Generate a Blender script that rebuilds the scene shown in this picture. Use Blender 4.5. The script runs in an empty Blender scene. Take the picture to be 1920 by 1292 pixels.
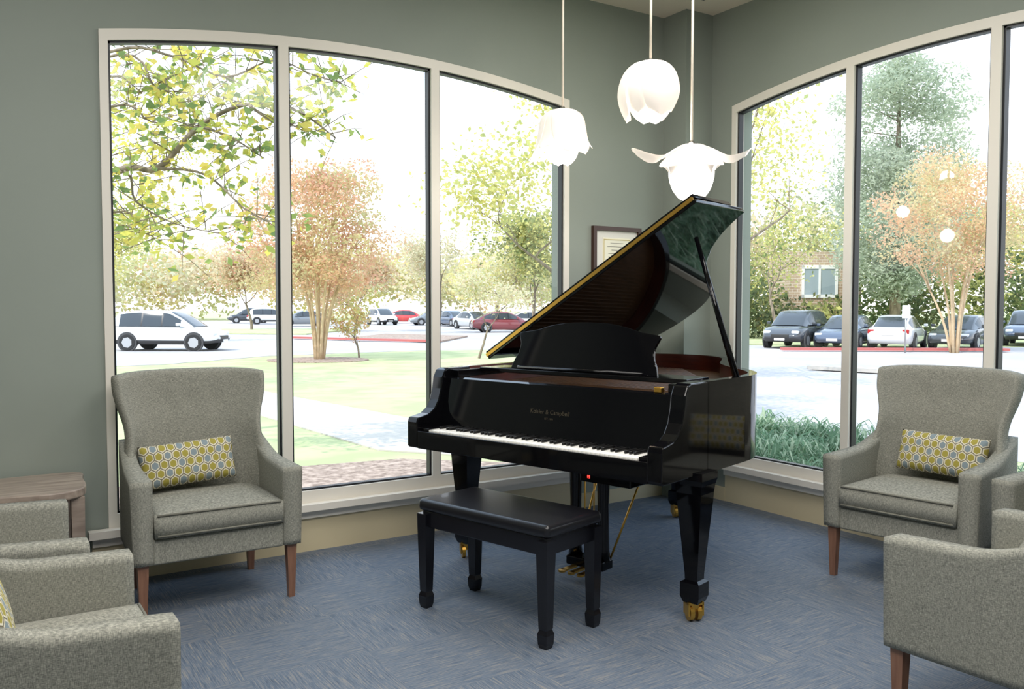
import bpy, bmesh, math, random
from mathutils import Vector, Matrix
random.seed(7)
S=bpy.context.scene
COL=S.collection
try:
    S.view_settings.view_transform='Standard'
except Exception: pass

def lin(r,g,b):
    f=lambda c:(c/255/12.92) if c/255<=0.04045 else ((c/255+0.055)/1.055)**2.4
    return (f(r),f(g),f(b),1)
def cw(x,y):
    return (.841*x+.541*y, -.541*x+.841*y)

# ---------------- materials ----------------
def newmat(name):
    m=bpy.data.materials.new(name); m.use_nodes=True
    return m,m.node_tree.nodes,m.node_tree.links,m.node_tree.nodes['Principled BSDF']
def mat(name,col,rough=.5,metal=0,coat=0,emit=None,es=0,noise=None,spec=None):
    m,n,l,p=newmat(name)
    p.inputs['Base Color'].default_value=col
    p.inputs['Roughness'].default_value=rough
    p.inputs['Metallic'].default_value=metal
    p.inputs['Coat Weight'].default_value=coat
    if spec is not None: p.inputs['Specular IOR Level'].default_value=spec
    if emit: p.inputs['Emission Color'].default_value=emit; p.inputs['Emission Strength'].default_value=es
    if noise:
        sc,c2,st=noise
        t=n.new('ShaderNodeTexCoord'); mp=n.new('ShaderNodeMapping'); mp.inputs['Scale'].default_value=st
        nz=n.new('ShaderNodeTexNoise'); nz.inputs['Scale'].default_value=sc; nz.inputs['Detail'].default_value=4
        r=n.new('ShaderNodeValToRGB'); r.color_ramp.elements[0].position=.35; r.color_ramp.elements[1].position=.65
        r.color_ramp.elements[0].color=col; r.color_ramp.elements[1].color=c2
        l.new(t.outputs['Object'],mp.inputs[0]); l.new(mp.outputs[0],nz.inputs['Vector']); l.new(nz.outputs['Fac'],r.inputs[0]); l.new(r.outputs[0],p.inputs['Base Color'])
    return m
M_wall=mat('sage paint',lin(143,151,143),.75,noise=(1.5,lin(139,147,139),(1,1,1)))
M_ceil=mat('ceiling paint',lin(230,220,202),.8)
M_cream=mat('cream frame paint',lin(226,221,211),.45)
M_beige=mat('plain beige',lin(204,191,158),.6)
M_black=mat('black gasket',(.006,.008,.012,1),.4)
M_piano=mat('piano lacquer',(.003,.003,.004,1),.06,spec=.32)
M_lid=mat('piano lid lacquer',(.003,.003,.004,1),.04,spec=.45)
M_pianoin=mat('mahogany inner rim',lin(84,32,20),.3,coat=.2,noise=(6,lin(64,24,15),(1,1,8)))
M_plate=mat('bronze plate',lin(126,86,50),.4,.3,noise=(30,lin(80,54,34),(12,.4,1)))
M_brass=mat('brass',lin(226,176,84),.32,1)
M_steel=mat('steel',lin(190,190,190),.3,1)
M_leather=mat('black leather',(.008,.008,.011,1),.32,coat=.15)
M_benchw=mat('black wood',(.006,.006,.009,1),.25)
M_ivory=mat('white key',lin(238,236,230),.25)
M_ebony=mat('black key',(.006,.006,.006,1),.3)
M_text=mat('gold lettering',lin(64,56,40),.5,.1)
M_led=mat('red led',(1,.05,.03,1),.5,emit=(1,.04,.03,1),es=4)
M_leg=mat('chair leg wood',lin(142,104,84),.4,noise=(12,lin(122,86,68),(4,4,.5)))
M_table=mat('driftwood',lin(168,154,142),.35,noise=(7,lin(134,120,110),(.6,5,3)))
M_pic=mat('walnut frame',lin(62,36,26),.35)
M_mat=mat('picture mat',lin(226,224,216),.6)
M_paper=mat('certificate paper',lin(240,237,218),.6)
M_goldp=mat('certificate gold',lin(205,190,130),.5)
M_ink=mat('ink',lin(110,105,96),.6)
M_glasspane,n,l,p=newmat('window glass')
for x in list(n):
    if x.name!='Material Output': n.remove(x)
tr=n.new('ShaderNodeBsdfTransparent'); gl=n.new('ShaderNodeBsdfGlossy'); gl.inputs['Roughness'].default_value=0.02
mx=n.new('ShaderNodeMixShader'); mx.inputs[0].default_value=.025
l.new(tr.outputs[0],mx.inputs[1]); l.new(gl.outputs[0],mx.inputs[2]); l.new(mx.outputs[0],n['Material Output'].inputs[0])

def fabric(name,c1,c2,c3):
    m,n,l,p=newmat(name); p.inputs['Roughness'].default_value=.95; p.inputs['Specular IOR Level'].default_value=.15
    t=n.new('ShaderNodeTexCoord')
    outs=[]
    for st in ((90,90,700),(700,700,90)):
        mp=n.new('ShaderNodeMapping'); mp.inputs['Scale'].default_value=st; l.new(t.outputs['Object'],mp.inputs[0])
        nz=n.new('ShaderNodeTexNoise'); nz.inputs['Scale'].default_value=1; nz.inputs['Detail'].default_value=1.5
        l.new(mp.outputs[0],nz.inputs['Vector']); outs.append(nz.outputs['Fac'])
    ad=n.new('ShaderNodeMath'); ad.operation='ADD'; l.new(outs[0],ad.inputs[0]); l.new(outs[1],ad.inputs[1])
    hf=n.new('ShaderNodeMath'); hf.operation='MULTIPLY'; hf.inputs[1].default_value=.5; l.new(ad.outputs[0],hf.inputs[0])
    r=n.new('ShaderNodeValToRGB'); e=r.color_ramp.elements
    e[0].position=.33; e[0].color=c1; e[1].position=.67; e[1].color=c3; k=e.new(.5); k.color=c2
    l.new(hf.outputs[0],r.inputs[0]); l.new(r.outputs[0],p.inputs['Base Color'])
    b=n.new('ShaderNodeBump'); b.inputs['Strength'].default_value=.25; b.inputs['Distance'].default_value=.003
    l.new(hf.outputs[0],b.inputs['Height']); l.new(b.outputs[0],p.inputs['Normal'])
    return m
M_fab=fabric('tweed',lin(100,101,95),lin(140,140,131),lin(178,176,163))
M_pipe=mat('tweed piping',lin(120,119,109),.9)

# carpet
M_carpet,n,l,p=newmat('carpet tiles'); p.inputs['Roughness'].default_value=.72; p.inputs['Specular IOR Level'].default_value=.45
t=n.new('ShaderNodeTexCoord'); outs=[]
for st in ((200,7,1),(7,200,1)):
    mp=n.new('ShaderNodeMapping'); mp.inputs['Scale'].default_value=st; l.new(t.outputs['Object'],mp.inputs[0])
    nz=n.new('ShaderNodeTexNoise'); nz.inputs['Scale'].default_value=1; nz.inputs['Detail'].default_value=4; nz.inputs['Roughness'].default_value=.8
    l.new(mp.outputs[0],nz.inputs['Vector']); outs.append(nz.outputs['Fac'])
ck=n.new('ShaderNodeTexChecker'); ck.inputs['Scale'].default_value=1/.5
mp=n.new('ShaderNodeMapping'); mp.inputs['Location'].default_value=(.1,.2,.25); l.new(t.outputs['Object'],mp.inputs[0]); l.new(mp.outputs[0],ck.inputs['Vector'])
mxx=n.new('ShaderNodeMix'); mxx.data_type='FLOAT'; l.new(ck.outputs['Fac'],mxx.inputs[0]); l.new(outs[0],mxx.inputs[2]); l.new(outs[1],mxx.inputs[3])
r=n.new('ShaderNodeValToRGB'); e=r.color_ramp.elements; e[0].position=.33; e[0].color=lin(60,72,90); e[1].position=.67; e[1].color=lin(146,140,130)
k=e.new(.5); k.color=lin(94,107,124)
l.new(mxx.outputs[0],r.inputs[0]); l.new(r.outputs[0],p.inputs['Base Color'])
b=n.new('ShaderNodeBump'); b.inputs['Strength'].default_value=.3; b.inputs['Distance'].default_value=.003; l.new(mxx.outputs[0],b.inputs['Height']); l.new(b.outputs[0],p.inputs['Normal'])

# hexagon pillow
M_hex,n,l,p=newmat('hexagon print'); p.inputs['Roughness'].default_value=.85
def VM(op,a=None,b=None,vb=None):
    x=n.new('ShaderNodeVectorMath'); x.operation=op
    if a is not None: l.new(a,x.inputs[0])
    if b is not None: l.new(b,x.inputs[1])
    if vb is not None: x.inputs[1].default_value=vb
    return x
def MM(op,a=None,b=None,vb=None):
    x=n.new('ShaderNodeMath'); x.operation=op
    if a is not None: l.new(a,x.inputs[0])
    if b is not None: l.new(b,x.inputs[1])
    if vb is not None: x.inputs[1].default_value=vb
    return x
t=n.new('ShaderNodeTexCoord'); sx=n.new('ShaderNodeSeparateXYZ'); l.new(t.outputs['Object'],sx.inputs[0])
cx=n.new('ShaderNodeCombineXYZ'); l.new(sx.outputs['X'],cx.inputs[0]); l.new(sx.outputs['Z'],cx.inputs[1])
sc=VM('MULTIPLY',cx.outputs[0],vb=(1/.042,1/.050,1))
pp=VM('ADD',sc.outputs[0],vb=(100,173.205,0))
R=(1,1.73205,1)
a0=VM('MODULO',pp.outputs[0],vb=R); a1=VM('SUBTRACT',a0.outputs[0],vb=(.5,.866,0))
b0=VM('SUBTRACT',pp.outputs[0],vb=(.5,.866,0)); b1=VM('MODULO',b0.outputs[0],vb=R); b2=VM('SUBTRACT',b1.outputs[0],vb=(.5,.866,0))
la=VM('LENGTH',a1.outputs[0]); lb=VM('LENGTH',b2.outputs[0])
lt=MM('LESS_THAN',la.outputs['Value'],lb.outputs['Value'])
mv=n.new('ShaderNodeMix'); mv.data_type='VECTOR'; l.new(lt.outputs[0],mv.inputs[0]); l.new(b2.outputs[0],mv.inputs[4]); l.new(a1.outputs[0],mv.inputs[5])
gv=mv.outputs[1]
ab=VM('ABSOLUTE',gv); dt=VM('DOT_PRODUCT',ab.outputs[0],vb=(.5,.866,0)); sp=n.new('ShaderNodeSeparateXYZ'); l.new(ab.outputs[0],sp.inputs[0])
hd=MM('MAXIMUM',sp.outputs['X'],dt.outputs['Value'])
idv=VM('SUBTRACT',pp.outputs[0],gv); si=n.new('ShaderNodeSeparateXYZ'); l.new(idv.outputs[0],si.inputs[0])
i1=MM('MULTIPLY',si.outputs['X'],vb=2); i2=MM('ROUND',i1.outputs[0]); i3=MM('MODULO',i2.outputs[0],vb=3); i4=MM('GREATER_THAN',i3.outputs[0],vb=.5)
mc=n.new('ShaderNodeMix'); mc.data_type='RGBA'; l.new(i4.outputs[0],mc.inputs[0]); mc.inputs[6].default_value=lin(128,142,148); mc.inputs[7].default_value=lin(158,147,64)
r=n.new('ShaderNodeValToRGB'); r.color_ramp.interpolation='CONSTANT'; e=r.color_ramp.elements
e[0].position=0; e[0].color=(0,0,0,1); e[1].position=.34; e[1].color=(1,1,1,1)
l.new(hd.outputs[0],r.inputs[0])
r2=n.new('ShaderNodeValToRGB'); r2.color_ramp.interpolation='CONSTANT'; e=r2.color_ramp.elements
e[0].position=0; e[0].color=lin(214,208,188); e[1].position=.45; e[1].color=lin(110,104,86)
l.new(hd.outputs[0],r2.inputs[0])
m2=n.new('ShaderNodeMix'); m2.data_type='RGBA'; l.new(r.outputs[0],m2.inputs[0]); l.new(mc.outputs[2],m2.inputs[6]); l.new(r2.outputs[0],m2.inputs[7])
l.new(m2.outputs[2],p.inputs['Base Color'])

# leaves
M_leaf,n,l,p=newmat('foliage')
n.remove(p)
at=n.new('ShaderNodeAttribute'); at.attribute_name='Col'
df=n.new('ShaderNodeBsdfDiffuse'); tl=n.new('ShaderNodeBsdfTranslucent'); mx=n.new('ShaderNodeMixShader'); mx.inputs[0].default_value=.5
l.new(at.outputs['Color'],df.inputs[0]); l.new(at.outputs['Color'],tl.inputs[0]); l.new(df.outputs[0],mx.inputs[1]); l.new(tl.outputs[0],mx.inputs[2]); l.new(mx.outputs[0],n['Material Output'].inputs[0])
M_bark=mat('bark',lin(150,136,118),.9,noise=(5,lin(108,96,82),(2,2,.6)))
M_bark2=mat('pale myrtle bark',lin(205,184,150),.8,noise=(4,lin(180,152,120),(2,2,.6)))
M_lawn=mat('grass',lin(166,176,128),.95,noise=(1.2,lin(188,192,146),(1,1,1)))
M_conc=mat('concrete',lin(172,169,170),.9,noise=(.35,lin(184,180,178),(1,1,1)))
M_walk=mat('sidewalk concrete',lin(190,184,176),.9)
M_mulch=mat('mulch',lin(184,164,150),1,noise=(14,lin(126,108,96),(1,1,1)))
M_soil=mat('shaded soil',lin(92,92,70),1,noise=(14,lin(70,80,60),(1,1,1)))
M_curb=mat('red curb paint',lin(180,100,95),.8)
M_brick,n,l,p=newmat('brick wall')
bt=n.new('ShaderNodeTexBrick'); bt.inputs['Scale'].default_value=1.6; bt.inputs['Color1'].default_value=lin(190,166,140); bt.inputs['Color2'].default_value=lin(172,146,122); bt.inputs['Mortar'].default_value=lin(220,210,196)
t=n.new('ShaderNodeTexCoord'); mp=n.new('ShaderNodeMapping'); mp.inputs['Rotation'].default_value=(math.radians(90),0,0)
l.new(t.outputs['Object'],mp.inputs[0]); l.new(mp.outputs[0],bt.inputs['Vector']); l.new(bt.outputs['Color'],p.inputs['Base Color'])
M_white=mat('white paint',lin(235,235,232),.5)
M_tire=mat('tire rubber',(.02,.02,.021,1),.8)
M_rim=mat('alloy rim',lin(180,182,185),.35,.6)
M_cglass=mat('car glass',(.05,.06,.07,1),.06)
M_bglass=mat('building window glass',lin(150,165,172),.1)
M_hl=mat('headlight lens',lin(225,230,235),.15)
M_tl=mat('taillight lens',lin(170,20,20),.3)
M_grille=mat('grille',(.03,.03,.03,1),.4)
M_clad=mat('dark plastic cladding',(.05,.05,.052,1),.6)
M_petal,n,l,p=newmat('pendant petal')
p.inputs['Base Color'].default_value=lin(240,232,222); p.inputs['Roughness'].default_value=.7
p.inputs['Emission Color'].default_value=(1,.88,.82,1); p.inputs['Emission Strength'].default_value=.34
M_bulb=mat('lit diffuser',(1,.97,.92,1),.5,emit=(1,.92,.84,1),es=2.0)
M_cord=mat('pendant cord',lin(215,205,190),.5)

# ---------------- geometry helpers ----------------
def link(o,parent=None):
    COL.objects.link(o)
    if parent: o.parent=parent
    return o
def mesh(name,V,F,mats,parent=None,smooth=False,mi=None,recalc=True,col=None):
    me=bpy.data.meshes.new(name); me.from_pydata([tuple(v) for v in V],[],F)
    if not isinstance(mats,(list,tuple)): mats=[mats]
    for m in mats: me.materials.append(m)
    if mi: me.polygons.foreach_set('material_index',mi)
    if recalc:
        bm=bmesh.new(); bm.from_mesh(me); bmesh.ops.recalc_face_normals(bm,faces=bm.faces); bm.to_mesh(me); bm.free()
    if smooth: me.polygons.foreach_set('use_smooth',[True]*len(me.polygons))
    if col is not None:
        a=me.color_attributes.new('Col','FLOAT_COLOR','POINT'); a.data.foreach_set('color',col)
    me.update()
    return link(bpy.data.objects.new(name,me),parent)
def empty(name,loc=(0,0,0),rz=0):
    o=bpy.data.objects.new(name,None); o.location=loc; o.rotation_euler=(0,0,rz); o.empty_display_size=.1
    return link(o)
def tag(o,label,cat,group=None,kind=None):
    o['label']=label; o['category']=cat
    if group: o['group']=group
    if kind: o['kind']=kind
def struct(o,label=None):
    o['kind']='structure'
    if label: o['label']=label; o['category']=label.split()[-1]
def boxd(V,F,x0,x1,y0,y1,z0,z1):
    b=len(V); V+=[(x0,y0,z0),(x1,y0,z0),(x1,y1,z0),(x0,y1,z0),(x0,y0,z1),(x1,y0,z1),(x1,y1,z1),(x0,y1,z1)]
    F+=[(b,b+3,b+2,b+1),(b+4,b+5,b+6,b+7),(b,b+1,b+5,b+4),(b+1,b+2,b+6,b+5),(b+2,b+3,b+7,b+6),(b+3,b,b+4,b+7)]
def box(name,x0,x1,y0,y1,z0,z1,m,parent=None,bev=0,seg=3,sub=0):
    V=[];F=[]; boxd(V,F,x0,x1,y0,y1,z0,z1)
    me=bpy.data.meshes.new(name); me.from_pydata(V,[],F); me.materials.append(m)
    bm=bmesh.new(); bm.from_mesh(me)
    if bev: bmesh.ops.bevel(bm,geom=list(bm.edges),offset=bev,segments=seg,affect='EDGES',profile=.5)
    bmesh.ops.recalc_face_normals(bm,faces=bm.faces); bm.to_mesh(me); bm.free()
    if bev: 
        me.polygons.foreach_set('use_smooth',[True]*len(me.polygons))
    o=bpy.data.objects.new(name,me); link(o,parent)
    if bev:
        wn=o.modifiers.new('wn','WEIGHTED_NORMAL'); wn.keep_sharp=True
    return o
def tube(V,F,pts,rad,seg=8,cap=True):
    pts=[Vector(p) for p in pts]; b=len(V); N=len(pts)
    for i,p in enumerate(pts):
        d=(pts[min(i+1,N-1)]-pts[max(i-1,0)])
        if d.length<1e-6: d=Vector((0,0,1))
        d.normalize(); up=Vector((0,0,1)) if abs(d.z)<.9 else Vector((1,0,0))
        a=d.cross(up).normalized(); c=d.cross(a)
        r=rad[i] if isinstance(rad,(list,tuple)) else rad
        for k in range(seg):
            t=2*math.pi*k/seg; V.append(tuple(p+a*(r*math.cos(t))+c*(r*math.sin(t))))
    for i in range(N-1):
        for k in range(seg):
            k2=(k+1)%seg; F.append((b+i*seg+k,b+i*seg+k2,b+(i+1)*seg+k2,b+(i+1)*seg+k))
    if cap:
        F.append(tuple(b+k for k in range(seg))); F.append(tuple(b+(N-1)*seg+k for k in range(seg)))
def tubeo(name,pts,rad,m,parent=None,seg=10,smooth=True):
    V=[];F=[]; tube(V,F,pts,rad,seg); return mesh(name,V,F,m,parent,smooth)
def rings(V,F,prof,cx=0,cy=0,seg=4,rot=math.pi/4,sx=1,sy=1):
    b=len(V)
    for z,r in prof:
        for k in range(seg):
            t=rot+2*math.pi*k/seg; V.append((cx+r*math.cos(t)*sx,cy+r*math.sin(t)*sy,z))
    for i in range(len(prof)-1):
        for k in range(seg):
            k2=(k+1)%seg; F.append((b+i*seg+k,b+i*seg+k2,b+(i+1)*seg+k2,b+(i+1)*seg+k))
    F.append(tuple(b+k for k in range(seg))); F.append(tuple(b+(len(prof)-1)*seg+k for k in range(seg)))
def prism(name,poly,z0,z1,m,parent=None,f=None,smooth=False):
    f=f or (lambda a,b,t:(a,b,t)); N=len(poly)
    V=[f(a,b,z0) for a,b in poly]+[f(a,b,z1) for a,b in poly]
    F=[tuple(range(N)),tuple(range(N,2*N))]+[(i,(i+1)%N,N+(i+1)%N,N+i) for i in range(N)]
    return mesh(name,V,F,m,parent,smooth)
def catmull(P,n=6):
    out=[]
    for i in range(len(P)-1):
        p0=P[max(i-1,0)];p1=P[i];p2=P[i+1];p3=P[min(i+2,len(P)-1)]
        for k in range(n):
            t=k/n
            out.append(tuple(.5*((2*p1[j])+(-p0[j]+p2[j])*t+(2*p0[j]-5*p1[j]+4*p2[j]-p3[j])*t*t+(-p0[j]+3*p1[j]-3*p2[j]+p3[j])*t**3) for j in range(len(p1))))
    out.append(tuple(P[-1])); return out
def splitsmooth(o,ang=35):
    o.data.polygons.foreach_set('use_smooth',[True]*len(o.data.polygons))
    m=o.modifiers.new('es','EDGE_SPLIT'); m.split_angle=math.radians(ang)

# ---------------- camera ----------------
cam=bpy.data.cameras.new('camera'); cam.lens=30.04; cam.sensor_width=36; cam.clip_end=600
co=link(bpy.data.objects.new('camera',cam)); co.location=(0,0,1.45)
co.rotation_euler=(math.radians(90-2.54),0,math.radians(-32.75)); S.camera=co

# ---------------- room ----------------
NW=4.88; EW=4.77; CZ=3.62; XL=-2.6; YB=-2.2
struct(box('floor',XL,EW+.05,YB,NW+.05,-.05,0,M_carpet))
struct(box('ceiling',XL-.2,EW+.2,YB-.2,NW+.2,CZ,CZ+.15,M_ceil))
struct(box('wall_rear',XL-.2,EW+.2,YB-.2,YB,-.34,CZ,M_wall))
struct(box('wall_side',XL-.2,XL,YB,NW+.2,-.34,CZ,M_wall))
def windowwall(wname,winname,idx,Mf,h0,h1,ha,hb,mull,s0,s1,crown):
    hm=(ha+hb)/2; hw=(hb-ha)/2
    zt=lambda h:s0+(s1-s0)*(h-ha)/(hb-ha)+crown*(1-((h-hm)/hw)**2)
    def hx(V,F,a,b,o0,o1,zl0,zh0,zl1,zh1):
        k=len(V)
        V+=[Mf(a,o0,zl0),Mf(b,o0,zl1),Mf(b,o1,zl1),Mf(a,o1,zl0),Mf(a,o0,zh0),Mf(b,o0,zh1),Mf(b,o1,zh1),Mf(a,o1,zh0)]
        F+=[(k,k+3,k+2,k+1),(k+4,k+5,k+6,k+7),(k,k+1,k+5,k+4),(k+1,k+2,k+6,k+5),(k+2,k+3,k+7,k+6),(k+3,k,k+4,k+7)]
    V=[];F=[]
    hx(V,F,h0,ha,0,.2,-.34,CZ,-.34,CZ); hx(V,F,hb,h1,0,.2,-.34,CZ,-.34,CZ); hx(V,F,ha,hb,0,.2,-.34,.29,-.34,.29)
    N=28; hs=[ha+(hb-ha)*i/N for i in range(N+1)]
    for a,b in zip(hs,hs[1:]): hx(V,F,a,b,0,.2,zt(a),CZ,zt(b),CZ)
    struct(mesh(wname,V,F,M_wall))
    V=[];F=[]; w=.042; T_=.05; MH=.029; o0=-.014;o1=.07
    hx(V,F,ha,ha+w,o0,o1,.36,zt(ha)-T_,.36,zt(ha+w)-T_); hx(V,F,hb-w,hb,o0,o1,.36,zt(hb-w)-T_,.36,zt(hb)-T_)
    k=len(V); 
    for h in hs: V+=[Mf(h,o0,zt(h)-T_),Mf(h,o0,zt(h)+.008),Mf(h,o1,zt(h)+.008),Mf(h,o1,zt(h)-T_)]
    for i in range(N):
        a=k+4*i
        for j in range(4): F.append((a+j,a+(j+1)%4,a+4+(j+1)%4,a+4+j))
    F+=[(k,k+1,k+2,k+3),(k+4*N,k+4*N+1,k+4*N+2,k+4*N+3)]
    hx(V,F,ha,hb,o0,o1,.29,.36,.29,.36)
    for m_ in mull: hx(V,F,m_-MH,m_+MH,o0,o1,.36,zt(m_-MH)-T_,.36,zt(m_+MH)-T_)
    fr=mesh(winname,V,F,M_cream); struct(fr,'cream arched three-pane window frame')
    V=[];F=[];GV=[];GF=[]
    bs=[ha+w]; 
    for m_ in sorted(mull): bs+=[m_-MH,m_+MH]
    bs+=[hb-w]
    for i in range(0,len(bs),2):
        a,b=bs[i],bs[i+1]; g=.013
        hx(V,F,a,a+g,.005,.05,.36,zt(a)-T_-.001,.36,zt(a+g)-T_-.001); hx(V,F,b-g,b,.005,.05,.36,zt(b-g)-T_-.001,.36,zt(b)-T_-.001)
        hx(V,F,a,b,.005,.05,.36,.371,.36,.371)
        q=[a+(b-a)*j/10 for j in range(11)]
        for c,d in zip(q,q[1:]):
            hx(V,F,c,d,.005,.05,zt(c)-T_-g,zt(c)-T_-.0005,zt(d)-T_-g,zt(d)-T_-.0005)
        k=len(GV); GV+=[Mf(c,.03,.365) for c in q]+[Mf(c,.03,zt(c)-T_-.002) for c in q]
        GF+=[(k+j,k+j+1,k+11+j+1,k+11+j) for j in range(10)]
    mesh('gasket',V,F,M_black,fr); mesh('window_glass',GV,GF,M_glasspane,fr)
    V=[];F=[]; hx(V,F,ha-.1,hb+.04,-.075,-.0145,.25,.29,.25,.29); hx(V,F,ha-.08,hb+.03,-.03,.0,.2,.25,.2,.25)
    struct(mesh('trim_%d'%idx,V,F,M_cream),'cream painted window sill')
    V=[];F=[]; hx(V,F,ha-.08,hb+.03,-.012,.0,.0,.2,.0,.2);  # thin beige layer over the wall below the sill
    struct(mesh('trim_%d'%(idx+2),V,F,M_beige),'beige wall strip below the window sill trim')
Ml=lambda h,o,z:(h,NW+o,z); Mr=lambda h,o,z:(EW+o,h,z)
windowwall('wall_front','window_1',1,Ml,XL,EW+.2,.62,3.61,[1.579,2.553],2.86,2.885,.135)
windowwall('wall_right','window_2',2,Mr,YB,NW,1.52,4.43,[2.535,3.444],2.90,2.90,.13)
struct(box('wall_column',4.50,EW,4.64,NW,0,CZ,M_wall))
bb=[];bf=[]; boxd(bb,bf,XL,.52,NW-.015,NW,0,.1); boxd(bb,bf,3.64,4.5,NW-.015,NW,0,.1)
struct(mesh('baseboard_front',bb,bf,M_beige))
bb=[];bf=[]; boxd(bb,bf,EW-.015,EW,YB,1.44,0,.1); boxd(bb,bf,EW-.015,EW,4.46,4.64,0,.1)
struct(mesh('baseboard_right',bb,bf,M_beige))
vv=empty('ceiling_vent',(4.2,4.25,CZ)); tag(vv,'dark metal slotted air vent set into the ceiling','vent')
V=[];F=[]
for i in range(5): boxd(V,F,-.2,.2,-.1+i*.045,-.08+i*.045,-.03,-.005)
boxd(V,F,-.22,.22,-.13,-.11,-.03,0);boxd(V,F,-.22,.22,.12,.14,-.03,0);boxd(V,F,-.22,-.2,-.13,.14,-.03,0);boxd(V,F,.2,.22,-.13,.14,-.03,0)
mesh('grille',V,F,M_grille,vv)

# ---------------- picture ----------------
pc=empty('framed_certificate',(4.04,NW-.001,1.66)); tag(pc,'walnut-framed certificate with cream mat hung on the sage wall','picture')
V=[];F=[]; W=.225;H=.37;
boxd(V,F,-W,W,-.03,0,0,.03);boxd(V,F,-W,W,-.03,0,H-.03,H);boxd(V,F,-W,-W+.03,-.03,0,.03,H-.03);boxd(V,F,W-.03,W,-.03,0,.03,H-.03)
mesh('frame',V,F,M_pic,pc)
box('mat',-W+.03,W-.03,-.012,-.002,.03,H-.03,M_mat,pc)
pa=box('certificate',-.13,.13,-.016,-.012,.08,H-.08,M_paper,pc)
V=[];F=[]; 
for s_ in (-1,1): boxd(V,F,s_*.12-.003,s_*.12+.003,-.018,-.016,.09,H-.09)
for z_ in (.09,H-.096): boxd(V,F,-.12,.12,-.018,-.016,z_,z_+.006)
mesh('certificate_border',V,F,M_goldp,pc)
V=[];F=[]
for z_,w_ in ((.25,.06),(.225,.09),(.2,.05),(.175,.08),(.15,.08),(.125,.03)): boxd(V,F,-w_,w_,-.0175,-.016,z_,z_+.003)
mesh('certificate_lines',V,F,M_ink,pc)

# ---------------- armchair ----------------
def sgrid(name,fn,nu,nv,m,parent,sub=1):
    V=[];F=[]
    fr=[[None]*(nv+1) for _ in range(nu+1)]; bk=[[None]*(nv+1) for _ in range(nu+1)]
    for i in range(nu+1):
        for j in range(nv+1):
            a,b=fn(i/nu,j/nv); fr[i][j]=len(V); V.append(a); bk[i][j]=len(V); V.append(b)
    for i in range(nu):
        for j in range(nv):
            F.append((fr[i][j],fr[i+1][j],fr[i+1][j+1],fr[i][j+1])); F.append((bk[i][j],bk[i][j+1],bk[i+1][j+1],bk[i+1][j]))
    for i in range(nu):
        F.append((fr[i][0],bk[i][0],bk[i+1][0],fr[i+1][0])); F.append((fr[i][nv],fr[i+1][nv],bk[i+1][nv],bk[i][nv]))
    for j in range(nv):
        F.append((fr[0][j],fr[0][j+1],bk[0][j+1],bk[0][j])); F.append((fr[nu][j],bk[nu][j],bk[nu][j+1],fr[nu][j+1]))
    o=mesh(name,V,F,m,parent,True)
    if sub:
        s=o.modifiers.new('sub','SUBSURF'); s.levels=sub; s.render_levels=sub
    return o
def lerpt(T,x):
    for (a,va),(b,vb) in zip(T,T[1:]):
        if x<=b:
            t=(x-a)/(b-a); t=max(0,t); t=t*t*(3-2*t); return va+(vb-va)*t
    return T[-1][1]
chair=empty('armchair')
def backfn(u,v):
    z=.30+.815*v
    k=2*u-1
    hw=lerpt([(.3,.35),(.60,.350),(.82,.326),(1.05,.374),(1.115,.374)],z)
    z+= -.014*abs(k)**6*v + .006*(1-k*k)*v
    yb=.24+.095*max(0,(z-.3)/.8)
    wrap=lerpt([(.3,.20),(.56,.26),(.78,.175),(.95,.135),(1.11,.115)],z)
    y=yb-wrap*abs(k)**3.4
    th=.055+.04*(1-k*k)
    dim=0
    for tx in (-.36,0,.36):
        dim+=.018*math.exp(-(((k-tx)/.10)**2+((z-.95)/.04)**2))
    x=k*hw
    nx=.6*k*abs(k)
    return ((x-nx*0.02, y-th*.5+dim, z),(x+nx*.03,y+th*.5+.01,z))
bo=sgrid('backrest',backfn,24,16,M_fab,chair)
def creaseit(o,ang,val):
    bm=bmesh.new(); bm.from_mesh(o.data)
    lay=bm.edges.layers.float.get('crease_edge') or bm.edges.layers.float.new('crease_edge')
    for e_ in bm.edges:
        if len(e_.link_faces)==2 and e_.calc_face_angle(0)>ang: e_[lay]=val
    bm.to_mesh(o.data); bm.free()
creaseit(bo,.9,.35)
def armfn(sgn):
    def f(u,v):
        y=-.345+.60*u
        zt=.655+.03*u+.12*max(0,u-.50)**1.3*1.9
        z=.27+(zt-.27)*v
        flare=.012*v*(1-u)
        xo=sgn*(.388+flare-.03*u); xi=sgn*.300
        return ((xi,y,z),(xo,y,z))
    return f
for sgn in (-1,1):
    a=sgrid('arm',armfn(sgn),10,8,M_fab,chair); creaseit(a,.9,.6)
box('seat_base',-.305,.305,-.335,.24,.265,.385,M_fab,chair,.012)
def cushfn(u,v):
    k=2*u-1; j=2*v-1
    x=.298*k; y=-.0775+.2775*j
    puff=.022*(1-k**4)*(1-j**4)
    return ((x,y,.50+puff),(x,y,.388))
cu=sgrid('seat_cushion',cushfn,10,10,M_fab,chair); creaseit(cu,.9,.55)
for zc in (.40,.497):
    tubeo('piping',[(-.285,-.354,zc),(.285,-.354,zc)],.0055,M_pipe,chair,6)
V=[];F=[]; rings(V,F,[(0,.021),(.27,.034)],seg=4)
lgm=None
for (lx,ly) in ((-.345,-.305),(.345,-.305),(-.30,.25),(.30,.25)):
    if lgm is None:
        o=mesh('leg',V,F,M_leg,chair); lgm=o.data; o['label']='tapered brown wooden leg'
    else:
        o=bpy.data.objects.new('leg',lgm); link(o,chair); o['label']='tapered brown wooden leg'
    o.location=(lx,ly,0)
parts=[c for c in COL.objects if c.parent==chair]
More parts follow.
